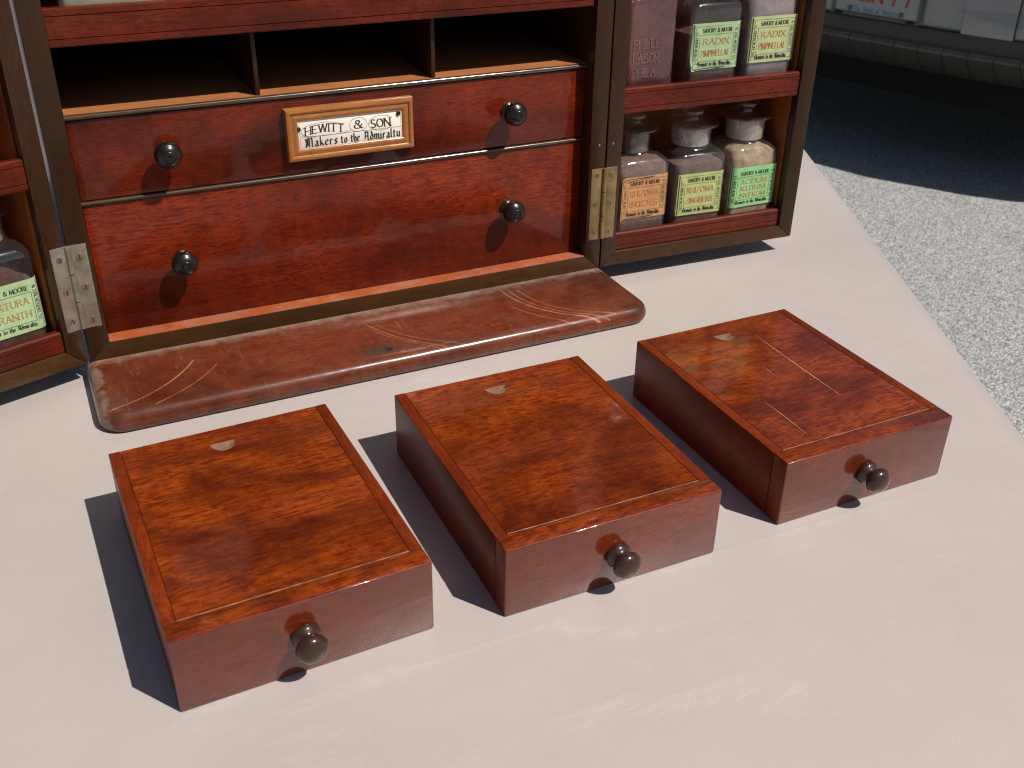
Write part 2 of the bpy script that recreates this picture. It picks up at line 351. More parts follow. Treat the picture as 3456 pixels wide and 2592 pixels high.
def hull(pts):
    pts = sorted(set((round(a, 6), round(b, 6)) for a, b in pts))
    def half(it):
        o = []
        for p in it:
            while len(o) > 1 and (o[-1][0]-o[-2][0])*(p[1]-o[-2][1])-(o[-1][1]-o[-2][1])*(p[0]-o[-2][0]) <= 0: o.pop()
            o.append(p)
        return o
    a = half(pts); b = half(reversed(pts)); return a[:-1]+b[:-1]
class Ink:
    """collects pen-stroke polygons on a plane (u right, v up); build() makes one printed-lettering mesh"""
    def __init__(s): s.polys = []
    def seg(s, a, b, pen):
        s.polys.append(hull([(a[0]+p[0], a[1]+p[1]) for p in pen]+[(b[0]+p[0], b[1]+p[1]) for p in pen]))
    def line(s, pts, t, t2=None):
        t2 = t2 or t; pen = [(-t/2, -t2/2), (t/2, -t2/2), (t/2, t2/2), (-t/2, t2/2)]
        for a, b in zip(pts, pts[1:]): s.seg(a, b, pen)
    def rect(s, x0, y0, x1, y1, t): s.line([(x0, y0), (x1, y0), (x1, y1), (x0, y1), (x0, y0)], t)
    def text(s, txt, u0, u1, v, h, style='cap', heavy=1.0, rot=0, serif=True, space=.22, arch=0.0, slant=0.0):
        G = CAP if style == 'cap' else BLK
        tot = sum(G[c][0]+space for c in txt)-space
        k = (u1-u0)/tot; x = 0
        tv, th = (.15*heavy, .055*heavy)
        for c in txt:
            w, strokes = G[c]
            for st in filter(None, strokes.split('|')):
                if st[0] == 'o':
                    cx_, cy_, rx, ry, a0, a1 = map(float, st[1:].split(','))
                    n = max(6, int(abs(a1-a0)/24)); pts = [(cx_+rx*math.cos(R(a0+(a1-a0)*i/n)), cy_+ry*math.sin(R(a0+(a1-a0)*i/n))) for i in range(n+1)]; curve = True
                else: pts = [tuple(map(float, q.split(','))) for q in st.split()]; curve = False
                def T(p):
                    a = u0+(x+p[0]+slant*p[1])*k; b = v+p[1]*h+arch*math.sin(math.pi*(x+p[0])/tot)
                    if rot: a, b = (b, -a) if rot < 0 else (-b, a)
                    return (a, b)
                sw, sh = (tv*h, th*h)
                if style == 'blk': d = .085*heavy*h; pen = [(-d, -d*.75), (d, d*.75), (d*1.15, d*.6), (-d*.85, -d*.95)]
                else: pen = [(-sw/2, -sh/2), (sw/2, -sh/2), (sw/2, sh/2), (-sw/2, sh/2)]
                if rot: pen = [(b, -a) for a, b in pen]
                tp = [T(p) for p in pts]
                for a, b in zip(tp, tp[1:]): s.seg(a, b, pen)
                if style == 'cap' and serif and not curve:
                    for e, o in ((pts[0], pts[1]), (pts[-1], pts[-2])):
                        if e[1] in (0., 1.) and abs(e[1]-o[1]) > abs(e[0]-o[0])*.8: s.seg(T((e[0]-.14, e[1])), T((e[0]+.14, e[1])), pen if False else [(p[0]*.5, p[1]) for p in pen] if not rot else [(p[0], p[1]*.5) for p in pen])
            x += w+space
    def build(s, name, mat, parent, xf, lift=.0012):
        """xf maps (u, v, height above the surface) to the parent's space, in decimetres"""
        V = []; F = []
        for i, p in enumerate(s.polys):
            if len(p) < 3: continue
            b = len(V); V += [Vector(xf(a, c, lift+(i % 40)*.00003))*S for a, c in p]; F.append(list(range(b, b+len(p))))
        me = bpy.data.meshes.new(name); me.from_pydata(V, [], F); me.update()
        return link(name, me, mat, parent)

# ================================================================== SETTING
GZ = -8.6
bm = bmesh.new(); bmesh.ops.create_grid(bm, x_segments=2, y_segments=2, size=6000)
bmesh.ops.translate(bm, vec=(0, 0, GZ), verts=bm.verts)
g = fin('ground', bm, 'asphalt', smooth=None); tag(g, 'sunlit grey asphalt driveway beyond the table', 'ground', kind='structure')

# ------------------------------------------------------------------ table
tab = empty('table', (0, 0, GZ)); tag(tab, 'table covered in smooth beige leathercloth carrying the wooden chest', 'table')
ea = Vector((.4358, .9000)); en = Vector((.9000, -.4358))           # along the right-hand edge, and outward from it
e0 = Vector((5.33, -.50))
def tq(a, o): p = e0+ea*a+en*o; return (p.x, p.y)
def rounded(a0, a1, o0, o1, r, n=5):
    out = []
    for ca, co, s0 in ((a1-r, o1-r, 0), (a0+r, o1-r, 90), (a0+r, o0+r, 180), (a1-r, o0+r, 270)):
        seg = [(ca+r*math.cos(R(s0+90*i/n)), co+r*math.sin(R(s0+90*i/n))) for i in range(n+1)]
        out += seg
    return [tq(a, o) for a, o in out]
bm = prism(rounded(-8.2, 10.5, -10.5, 0, .35), 'z', -.32-GZ, -GZ, 0)
bmesh.ops.bevel(bm, geom=[e for e in bm.edges if abs(e.verts[0].co.z-e.verts[1].co.z) < 1e-4], offset=.025, segments=3, affect='EDGES', profile=.5)
fin('table_top', bm, 'vinyl', tab, 28)
fin('apron', prism(rounded(-7.6, 9.9, -9.9, -.6, .1), 'z', -1.0-GZ, -.33-GZ, 0), 'carblack', tab)
for a, o in ((-7.2, -1), (9.5, -1), (-7.2, -9.5), (9.5, -9.5)):
    p = tq(a, o); fin('leg', lathe([(.18, .0), (.2, .02), (.2, -GZ-1.1), (.2, -GZ-1.01)], n=16, org=(p[0], p[1], 0)), 'carblack', tab)

# ------------------------------------------------------------------ car behind the table
car = empty('parked_car', (26.2, 21.8, GZ+.4), math.atan2(-.94, .33))
tag(car, 'white car parked behind the table, rear bumper with red-lettered plate in shade', 'car')
def plan(x):                                   # rear outline: gently bowed, rounded at the corners
    a = abs(x); y = .010*a*a
    if a > 7.9: y += .30*(a-7.9)**2
    return y
def sweep(xs, prof):
    """profile (dy, z) swept along the bowed rear outline"""
    bm = bmesh.new(); rows = [[bm.verts.new((x, plan(x)+dy, z)) for dy, z in prof] for x in xs]
    for a, b in zip(rows, rows[1:]):
        for i in range(len(prof)-1): bm.faces.new((a[i], b[i], b[i+1], a[i+1]))
    return bm
def span(a, b, n): return [a+(b-a)*i/n for i in range(n+1)]
RW = 10.0
# main shell (behind the bumper skin)
side = [(1.6, 3.3), (.9, 6.3), (1.1, 10.2), (2.2, 16.4), (3.5, 17.2), (20, 17.5), (31, 10.6), (40, 9.6), (42.5, 7.5), (42.7, 3.2)]
bm = prism(side, 'x', -RW, RW, 0)
for v in bm.verts:
    if v.co.z > 10.5: v.co.x *= 1-.16*(v.co.z-10.5)/5
    if v.co.y > 38 or v.co.y < 1.4: v.co.x *= .94
bmesh.ops.bevel(bm, geom=bm.edges[:], offset=.45, segments=4, affect='EDGES', profile=.5)
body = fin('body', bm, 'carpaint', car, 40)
skin = [(1.2, 6.75), (.35, 6.7), (.12, 6.55), (.03, 6.2), (0, 5.6), (0, 4.75), (.015, 4.50), (.05, 4.40)]
und = [(.05, 4.398), (.10, 4.33), (.20, 4.05), (.27, 3.84)]
def rec(prof, d): return [(p+d, z) for p, z in prof]
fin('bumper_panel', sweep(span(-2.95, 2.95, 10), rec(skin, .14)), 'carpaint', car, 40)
for s in (-1, 1):
    for a, b, d in ((2.95, 4.55, 0), (4.55, 5.35, .10), (5.35, RW, 0)):
        xs = span(a+.004, b-.004, 10); xs = xs if s > 0 else [-x for x in xs][::-1]
        prof = rec(skin, d)
        bm = sweep(xs, prof)
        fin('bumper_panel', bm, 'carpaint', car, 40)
        # return walls where a proud panel meets a recessed one
    for x, d0, d1 in ((2.95, 0, .16), (4.55, 0, .12), (5.35, 0, .12)):
        bm = bmesh.new(); x *= s
        va = [bm.verts.new((x, plan(x)+p+d0, z)) for p, z in skin[2:]]; vb = [bm.verts.new((x, plan(x)+p+d1, z)) for p, z in skin[2:]]
        for i in range(len(va)-1): bm.faces.new((va[i], va[i+1], vb[i+1], vb[i]))
        fin('panel_seam', bm, 'carblack', car)
fin('bumper_underside', sweep(span(-RW, RW, 60), und), 'carunder', car, 40)
k = 0; x = -9.02
while x < 9.0:                                  # ribbed lower lip, each block a piece of its own
    prof = [(.30, 3.85), (.10, 3.72), (.08, 3.68), (.12, 3.62), (.52, 3.20), (1.00, 2.86), (1.3, 2.80)]
    bm = sweep(span(x+.012, x+.808, 4), prof)
    for i, f in enumerate(bm.faces): f.material_index = 1 if i % (len(prof)-1) < 2 else 0  # upper slope gets the lit tone, the rest the shaded one
    fin('lip_block', bm, ['carplastic', 'carledge'], car, 30); x += .82
fin('lip_backing', sweep(span(-RW, RW, 40), [(.42, 3.9), (.50, 3.30), (1.2, 2.80), (1.8, 2.6)]), 'carblack', car)
fin('underbody', box(-8.0, 8.0, 1.3, 40, 1.9, 2.95, .1), 'carblack', car)
fin('rear_window', prism([(1.02, 10.4), (1.14, 10.35), (1.92, 14.8), (1.80, 14.85)], 'x', -6.3, 6.3, .05), 'carglass', car)
for s in (-1, 1):
    fin('tail_light', prism([(.80, 7.2), (1.2, 7.2), (1.25, 9.8), (.90, 9.8)], 'x', *sorted((s*6.8, s*8.5)), .08), 'taillight', car)
    fin('side_window', prism([(4.2, 10.6), (22, 10.8), (19.5, 14.6), (5, 14.4)], 'x', *sorted((s*9.1, s*9.92)), .05), 'carglass', car)
    for yy in (9.5, 34):
        wh = empty('wheel', (s*8.8, yy, 2.8), 0, car)
        bm = lathe([(2.1, -.95), (3.05, -.95), (3.2, -.7), (3.2, .7), (3.05, .95), (2.1, .95)], 'z', 32); bmesh.ops.rotate(bm, matrix=Matrix.Rotation(R(90), 3, 'Y'), verts=bm.verts)
        fin('tyre', bm, 'rubber', wh)
        bm = lathe([(.3, -.98), (2.1, -.9), (2.1, .9), (.3, .98)], 'z', 32); bmesh.ops.rotate(bm, matrix=Matrix.Rotation(R(90), 3, 'Y'), verts=bm.verts)
        fin('rim', bm, 'alloy', wh)
# licence plate
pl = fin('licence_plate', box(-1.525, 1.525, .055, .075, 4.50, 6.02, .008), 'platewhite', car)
for a, b, c, d in ((-1.60, 1.60, 4.43, 4.545), (-1.60, 1.60, 5.96, 6.09), (-1.60, -1.475, 4.548, 5.957), (1.475, 1.60, 4.548, 5.957)):
    fin('plate_frame', box(a, b, .020, .052, c, d, .02), 'plateframe', pl)
for x in (-.92, .92): fin('plate_bolt', lathe([(.085, 0), (.085, .03), (.06, .05)], '-y', 14, (x, .05, 4.66)), 'plateframe', pl)
for x in (-1.3, 1.28): fin('plate_frame_block', box(x-.16, x+.16, .012, .05, 4.45, 4.53, .01), 'carblack', pl)
ik = Ink(); ik.text('SHBN', -1.22, .18, 4.92, .66, heavy=.9, serif=False); ik.text('77', .48, 1.2, 4.92, .66, heavy=.9, serif=False, space=.5)
ik.build('plate_number', 'redpaint', pl, lambda u, v, h: (u, .055-h*2, v))
ik = Ink(); ik.text('The Spirit of America', -.78, .78, 4.60, .17, 'blk', heavy=1.1)
ik.build('plate_motto', 'bluepaint', pl, lambda u, v, h: (u, .055-h*2, v))

# ================================================================== CHEST
CW = 3.225; FR = .113; ZB = .12; ZT = 3.15; ZR = .220; CD = 1.75; XL = FR; XR = CW-FR
chest = empty('medicine_chest', (0, 0, 0)); tag(chest, 'open mahogany apothecary chest with drawers and bottle-filled doors', 'chest')
# plinth with rounded nose
def wearf(n, c):
    sep = n.new('ShaderNodeSeparateXYZ'); n.l.new(n.coord(), sep.inputs[0]); X, Y = sep.outputs[0], sep.outputs[1]
    brk = n.noise(n.mapping(), 130, 3, .6)
    def arc(cx_, cy_, r, w, x0, x1, y0, y1, amt):
        nonlocal c
        dx = n.math('SUBTRACT', X, cx_*S); dy = n.math('SUBTRACT', Y, cy_*S)
        d = n.math('SQRT', n.math('ADD', n.math('MULTIPLY', dx, dx), n.math('MULTIPLY', dy, dy)))
        m = n.math('SUBTRACT', 1.0, n.math('DIVIDE', n.math('ABSOLUTE', n.math('SUBTRACT', d, r*S)), w*S), clamp=True)
        for q in (n.math('GREATER_THAN', X, x0*S), n.math('LESS_THAN', X, x1*S), n.math('GREATER_THAN', Y, y0*S), n.math('LESS_THAN', Y, y1*S)): m = n.math('MULTIPLY', m, q)
        m = n.math('MULTIPLY', m, n.ramp(brk, [(.3, .25), (.6, 1)])); m = n.math('MULTIPLY', m, amt)
        c = n.mix(m, c, (.46, .22, .11))
    arc(-.169, .191, .790, .007, .02, .52, -.6, -.2, .95)
    arc(-.10, .23, .90, .007, .25, .75, -.6, -.3, .5)
    arc(3.104, -.053, .630, .008, 2.4, 2.92, -.64, -.05, .95)
    arc(3.12, -.06,   .605, .006, 2.4, 2.95, -.64, -.08, .75)
    arc(3.131, -.077, .560, .006, 2.4, 3.0, -.64, -.1, .7)
    arc(3.09, -.06, .700, .008, 2.38, 2.7, -.62, -.3, .45)
    arc(2.35, .10, .86, .007, 1.5, 2.1, -.62, -.15, .55)
    arc(2.33, .10, .80, .006, 1.5, 2.1, -.62, -.2, .45)
    arc(2.37, .12, .91, .006, 1.5, 2.0, -.62, -.25, .4)
    sc = n.noise(n.mapping((420, 38, 1), (0, 0, R(24))), 1, 4, .7, 1.0); zn = n.noise(n.mapping(), 17, 3, .6)
    c = n.mix(n.math('MULTIPLY', n.ramp(sc, [(.60, 0), (.75, 1)]), n.ramp(zn, [(.46, 0), (.66, .40)])), c, (.40, .20, .11))
    # ruined varnish round the old lock
    dx = n.math('DIVIDE', n.math('SUBTRACT', X, 1.50*S), .115*S); dy = n.math('DIVIDE', n.math('SUBTRACT', Y, -.525*S), .055*S)
    d = n.math('ADD', n.math('ADD', n.math('MULTIPLY', dx, dx), n.math('MULTIPLY', dy, dy)), n.math('MULTIPLY', brk, .9))
    d = n.math('MULTIPLY', d, .5)
    c = n.mix(n.ramp(d, [(.45, .85), (.8, 0)]), c, (.040, .028, .018))
    # grime collected along the back edge and the left end
    e = n.math('ADD', n.math('DIVIDE', n.math('ADD', Y, .10*S), .10*S), n.math('MULTIPLY', n.math('SUBTRACT', brk, .5), 1.6))
    c = n.mix(n.ramp(e, [(.2, 0), (1.0, .5)]), c, (.34, .26, .20))
    e = n.math('ADD', n.math('DIVIDE', n.math('SUBTRACT', .05*S, X), .07*S), n.math('MULTIPLY', n.math('SUBTRACT', brk, .5), 2.2))
    c = n.mix(n.ramp(e, [(.2, 0), (1.0, .55)]), c, (.32, .26, .20))
    return c
M['plinth'] = wood('worn_mahogany', (.032, .0045, .0015), (.088, .0118, .0030), (.195, .036, .0070), 'x', .9, .8, coat=.9, coatr=.20, rough=.5, dust=.06, coatior=1.45, wear=wearf)
PX0, PX1, PF = -.035, 3.262, .645
def outline(d, r=.13, n=8):
    x0, x1, y0, y1 = PX0+d, PX1-d, -PF+d, CD; q = r-d
    return [(x0, y1)]+arcpts(x0+q, y0+q, q, 180, 270, n)+arcpts(x1-q, y0+q, q, 270, 360, n)+[(x1, y1)]
bm = bmesh.new(); rows = []
for d, z in [(.022, .004), (.010, .014), (.002, .030), (0, .046), (.002, .064), (.008, .082), (.018, .098), (.032, .110), (.048, .117), (.066, ZB)]:
    rows.append([bm.verts.new((*p, z)) for p in outline(d)])
for a_, b_ in zip(rows, rows[1:]):
    for i in range(len(a_)): j = (i+1) % len(a_); bm.faces.new((a_[i], a_[j], b_[j], b_[i]))
bm.faces.new(rows[0]); bm.faces.new(rows[-1])
plinth = fin('plinth', bm, 'plinth', chest, 60)
fin('lock_hole', lathe([(.020, 0), (.020, .0008)], 'z', 16, (1.556, -.524, ZB)), 'dark', plinth)
# carcass, mitred at the front corners
fin('side_board', prism([(0, ZB), (FR, ZR), (FR, ZT-FR), (0, ZT)], 'y', 0, CD, .004), 'frame', chest)
fin('side_board', prism([(CW, ZB), (CW, ZT), (XR, ZT-FR), (XR, ZR)], 'y', 0, CD, .004), 'frame', chest)
fin('bottom_board', prism([(.003, ZB+.001), (CW-.003, ZB+.001), (XR-.001, ZR), (XL+.001, ZR)], 'y', .001, CD, .004), 'framex', chest)
fin('top_board', prism([(.003, ZT-.001), (XL+.001, ZT-FR), (XR-.001, ZT-FR), (CW-.003, ZT-.001)], 'y', .001, CD, .004), 'framex', chest)
fin('back_panel', box(XL-.02, XR+.02, CD-.1, CD-.02, ZR-.02, ZT-FR+.02, 0), 'frame', chest)
fin('ledge_strip', box(XL+.001, XR-.001, .004, .30, ZR-.01, ZR+.003, .002), 'ledge', chest)
# rails between drawers, rounded noses
def nose(y0, y1, z0, z1):
    r = (z1-z0)/2; zc = (z0+z1)/2
    return [(y1, z0)]+[(y0+r-r*math.sin(R(a)), zc-r*math.cos(R(a))) for a in range(0, 181, 20)]+[(y1, z1)]
fin('drawer_rail', prism(nose(.084, 1.6, 1.4285, 1.4555), 'x', XL+.001, XR-.001, 0), 'rail', chest, 60)
fin('drawer_rail', prism(nose(.086, 1.6, .9765, .9985), 'x', XL+.001, XR-.001, 0), 'rail', chest, 60)
fin('compartment_floor', box(XL+.001, XR-.001, .099, 1.6, 1.4556, 1.4590, .001), 'inside', chest)
for x in (1.101, 2.112):
    fin('divider', box(x-.013, x+.011, .10, 1.6, 1.459, 1.801, .003), 'frame', chest)
fin('compartment_ceiling', box(XL+.001, XR-.001, .056, 1.6, 1.802, 1.84, 0), 'frame', chest)
def fascia_prof(y0, y1, z0, z1, g=.022):
    """board profile with two cut lines and an eased top edge"""
    d = .006; w = .007
    return [(y1, z0), (y0+.006, z0), (y0, z0+.006), (y0, z0+g), (y0+d, z0+g+w/2), (y0, z0+g+w), (y0, z1-g-w), (y0+d, z1-g-w/2), (y0, z1-g), (y0, z1-.008), (y0+.010, z1), (y1, z1)]
fin('shelf_fascia', prism(fascia_prof(.010, .055, 1.803, 1.984, .034), 'x', XL+.001, XR-.02, 0), 'fascia', chest, 30)
fin('shelf', box(XL+.001, XR-.001, .056, 1.6, 1.845, 1.875, 0), 'inside', chest)

KN_C = [(.030, 0), (.048, .003), (.050, .012), (.032, .022), (.026, .038), (.028, .052), (.050, .066), (.066, .078), (.073, .096), (.071, .114), (.064, .128), (.058, .132), (.060, .136), (.050, .146), (.034, .153), (.030, .154), (.028, .158), (.014, .161), (.006, .156)]
for nm, z0, z1, kz in (('upper', 1.002, 1.4245, 1.212), ('lower', .2245, .9745, .597)):
    dr = fin('drawer', box(XL+.004, XR-.004, .10, 1.45, z0, z1, .006, 2), 'drawer', chest)
    dr['label'] = {'upper': 'shallow drawer with maker plaque and two dark knobs', 'lower': 'deep plain drawer with two dark knobs'}[nm]
    for x in (.577, 2.588): fin('knob', lathe(KN_C, '-y', 32, (x, .10, kz+.012)), 'ebony', dr, 50)
    if nm == 'upper': updr = dr
# maker's plaque on the upper drawer
px0, px1, pz0, pz1 = 1.222, 1.965, 1.082, 1.376
mould = [(0, 0), (0, .036), (.005, .046), (.018, .050), (.027, .047), (.031, .041), (.034, .041), (.044, .046), (.054, .046), (.062, .043), (.067, .038), (.068, .030)]
def mitre(kind):
    bm = bmesh.new(); A = []; B = []
    for o, h in mould:
        y = .10-h
        if kind == 't': a, b = (px0+o, y, pz1-o), (px1-o, y, pz1-o)
        if kind == 'b': a, b = (px0+o, y, pz0+o), (px1-o, y, pz0+o)
        if kind == 'l': a, b = (px0+o, y, pz0+o), (px0+o, y, pz1-o)
        if kind == 'r': a, b = (px1-o, y, pz0+o), (px1-o, y, pz1-o)
        A.append(bm.verts.new(a)); B.append(bm.verts.new(b))
    for i in range(len(A)-1): bm.faces.new((A[i], B[i], B[i+1], A[i+1]))
    bm.faces.new(A); bm.faces.new(B[::-1]); bm.faces.new((A[0], A[-1], B[-1], B[0]))
    return bm
for kd in 'tblr': fin('plaque_moulding', mitre(kd), 'plaque', updr, 30)
fin('plaque_card', box(px0+.062, px1-.062, .066, .090, pz0+.062, pz1-.062, .001), 'p_white', updr)
ik = Ink()
ik.text('HEWITT', 1.328, 1.548, 1.222, .043, heavy=1.05, arch=.012, slant=.06); ik.text('&', 1.612, 1.660, 1.230, .046, heavy=1.0); ik.text('SON', 1.712, 1.826, 1.224,   .046, heavy=1.05, slant=-.05)
ik.text('Makers', 1.325, 1.508, 1.158, .050, 'blk', heavy=.8); ik.text('to', 1.532, 1.564, 1.158, .048, 'blk', heavy=.75); ik.text('the', 1.590, 1.638, 1.158, .048, 'blk', heavy=.75); ik.text('Admiralty', 1.666, 1.880, 1.158, .050, 'blk', heavy=.8)
def ell(a, b, rx, ry, a0, a1, t): ik.line([(a+rx*math.cos(R(a0+(a1-a0)*i/20)), b+ry*math.sin(R(a0+(a1-a0)*i/20))) for i in range(21)], t)
for a, b, rx, ry, a0, a1 in ((1.43, 1.245, .125, .042, 20, 250), (1.636, 1.252, .052, .040, 0, 360), (1.77, 1.248, .075, .042, 30, 330), (1.45, 1.232, .15, .02, 200, 340), (1.73, 1.145, .06, .012, 20, 170), (1.42, 1.150, .08, .01, 200, 350)):
    ell(a, b, rx, ry, a0, a1, .0012)
ik.build('plaque_lettering', 'ink', updr, lambda u, v, h: (u, .066-h, v))
ik = Ink(); ik.rect(1.298, 1.146, 1.890, 1.2125, .0016); ik.rect(1.298, 1.2135, 1.890, 1.30, .0014)
ik.build('plaque_ruling', 'rust', updr, lambda u, v, h: (u, .066-h, v), lift=.0006)
for x, z in ((1.292, 1.262), (1.876, 1.290)):
    fin('plaque_screw', lathe([(.013, 0), (.013, .006), (.009, .010)], '-y', 14, (x, .066, z)), 'ebony', updr)

# hinges (chest leaf, door leaf, knuckles, screws)
def hinge(xc, mat, ang, side):
    h = empty('hinge', (xc, 0, 0), 0, chest)
    z0, z1 = .330, .812
    s = side                                   # +1: door to the right, -1: door to the left
    fin('chest_leaf', box(*sorted((-s*.012, -s*.093)), -.003, .01, z0, z1, .002), mat, h)
    rot = Matrix.Rotation(ang, 3, 'Z')
    def turned(bm): bmesh.ops.rotate(bm, matrix=rot, verts=bm.verts); return bm
    fin('door_leaf', turned(box(*sorted((s*.012, s*.093)), -.003, .01, z0, z1, .002)), mat, h)
    for i in range(3):
        a = z0+(z1-z0)*i/3; b = z0+(z1-z0)*(i+1)/3
        fin('knuckle', lathe([(.010, a+.002), (.0155, a+.004), (.0155, b-.004), (.010, b-.002)], 'z', 14, (0, -.004, 0)), mat, h)
    for z in (z0+.055, (z0+z1)/2, z1-.055):
        for q in (-s*.052, s*.052):
            zz = z+random.uniform(-.012, .012); tf = turned if q*s > 0 else (lambda bm: bm)
            fin('screw', tf(lathe([(.0175, 0), (.0165, .0035), (.010, .005)], '-y', 16, (q, -.003, zz))), 'screw' if side < 0 else mat, h)
            sl = box(-.0026, .0026, -.0005, .0005, -.0135, .0135, 0); bmesh.ops.rotate(sl, matrix=Matrix.Rotation(random.uniform(-.3, .3), 3, 'Y'), verts=sl.verts)
            bmesh.ops.translate(sl, vec=(q, -.0088, zz), verts=sl.verts)
            fin('screw_slot', tf(sl), 'dark', h)
    return h

# doors
DW = 1.548; DD = .62; LA = R(18.7); RA = R(-2.49)
Z0, Z1 = ZB, ZT
def build_door(side, ang, hx):
    s = side
    def X(a, b): return sorted((s*a, s*b))
    fr = FR
    g0 = .010 if s > 0 else .018
    panel = fin('door', box(*X(g0+.02, DW-.02), DD-.05, DD, Z0+.02, Z1-.02, .004), 'panel', chest)
    panel.location = (hx*S, 0, 0); panel.rotation_euler[2] = ang
    panel['label'] = 'right-hand door fitted with shelves of labelled bottles' if s > 0 else 'left-hand door swung forward, with a bottle on its bottom shelf'
    def pr(poly): return [(s*a, b) for a, b in poly]
    fin('stile', prism(pr([(g0, Z0), (fr+.004, ZR-.004), (fr+.004, Z1-fr), (g0, Z1)]), 'y', 0, DD-.051, .004), 'frame', panel)
    fin('stile', prism(pr([(DW, Z0), (DW-fr, ZR-.004), (DW-fr, Z1-fr), (DW, Z1)]), 'y', 0, DD-.051, .004), 'frame', panel)
    fin('rail', prism(pr([(g0+.004, Z0+.001), (DW-.004, Z0+.001), (DW-fr-.001, ZR-.004), (fr+.005, ZR-.004)]), 'y', .001, DD-.051, .004), 'framex', panel)
    fin('rail', prism(pr([(g0+.004, Z1-.001), (DW-.004, Z1-.001), (DW-fr-.001, Z1-fr), (fr+.005, Z1-fr)]), 'y', .001, DD-.051, .004), 'framex', panel)
    xa, xb = X(fr+.006, DW-fr-.002)
    for q0, q1 in ((fr+.005, fr+.018), (DW-fr-.016, DW-fr-.0015)):
        fin('bounce_lining', box(*X(q0, q1), .064, DD-.052, ZR-.003, Z1-fr-.002, .001), 'panel', panel)  # added boards: their red-brown stands for bounced light on the inner stiles
    fin('fascia', prism(fascia_prof(.020, .060, ZR-.003, .338, .030), 'x', xa, xb, 0), 'fascia', panel, 30)
    for zf in (1.140, 2.09):
        fin('fascia', prism(fascia_prof(.012, .055, zf, zf+.158, .030), 'x', xa, xb, 0), 'fascia', panel, 30)
        fin('door_shelf', box(*sorted((s*(fr+.0185), s*(DW-fr-.0165))), .056, DD-.052, zf+.004, zf+.030, 0), 'panel', panel)
    return panel
dr_r = build_door(1, RA, CW)
dr_l = build_door(-1, LA, 0)
hinge(0, 'steel', LA, -1); hinge(CW, 'brass', RA, 1)
for x in (-.050, .050): fin('pin_head', lathe([(.009, 0), (.008, .004), (.004, .006)], '-y', 10, (CW+x, 0, .965)), 'brass', chest)

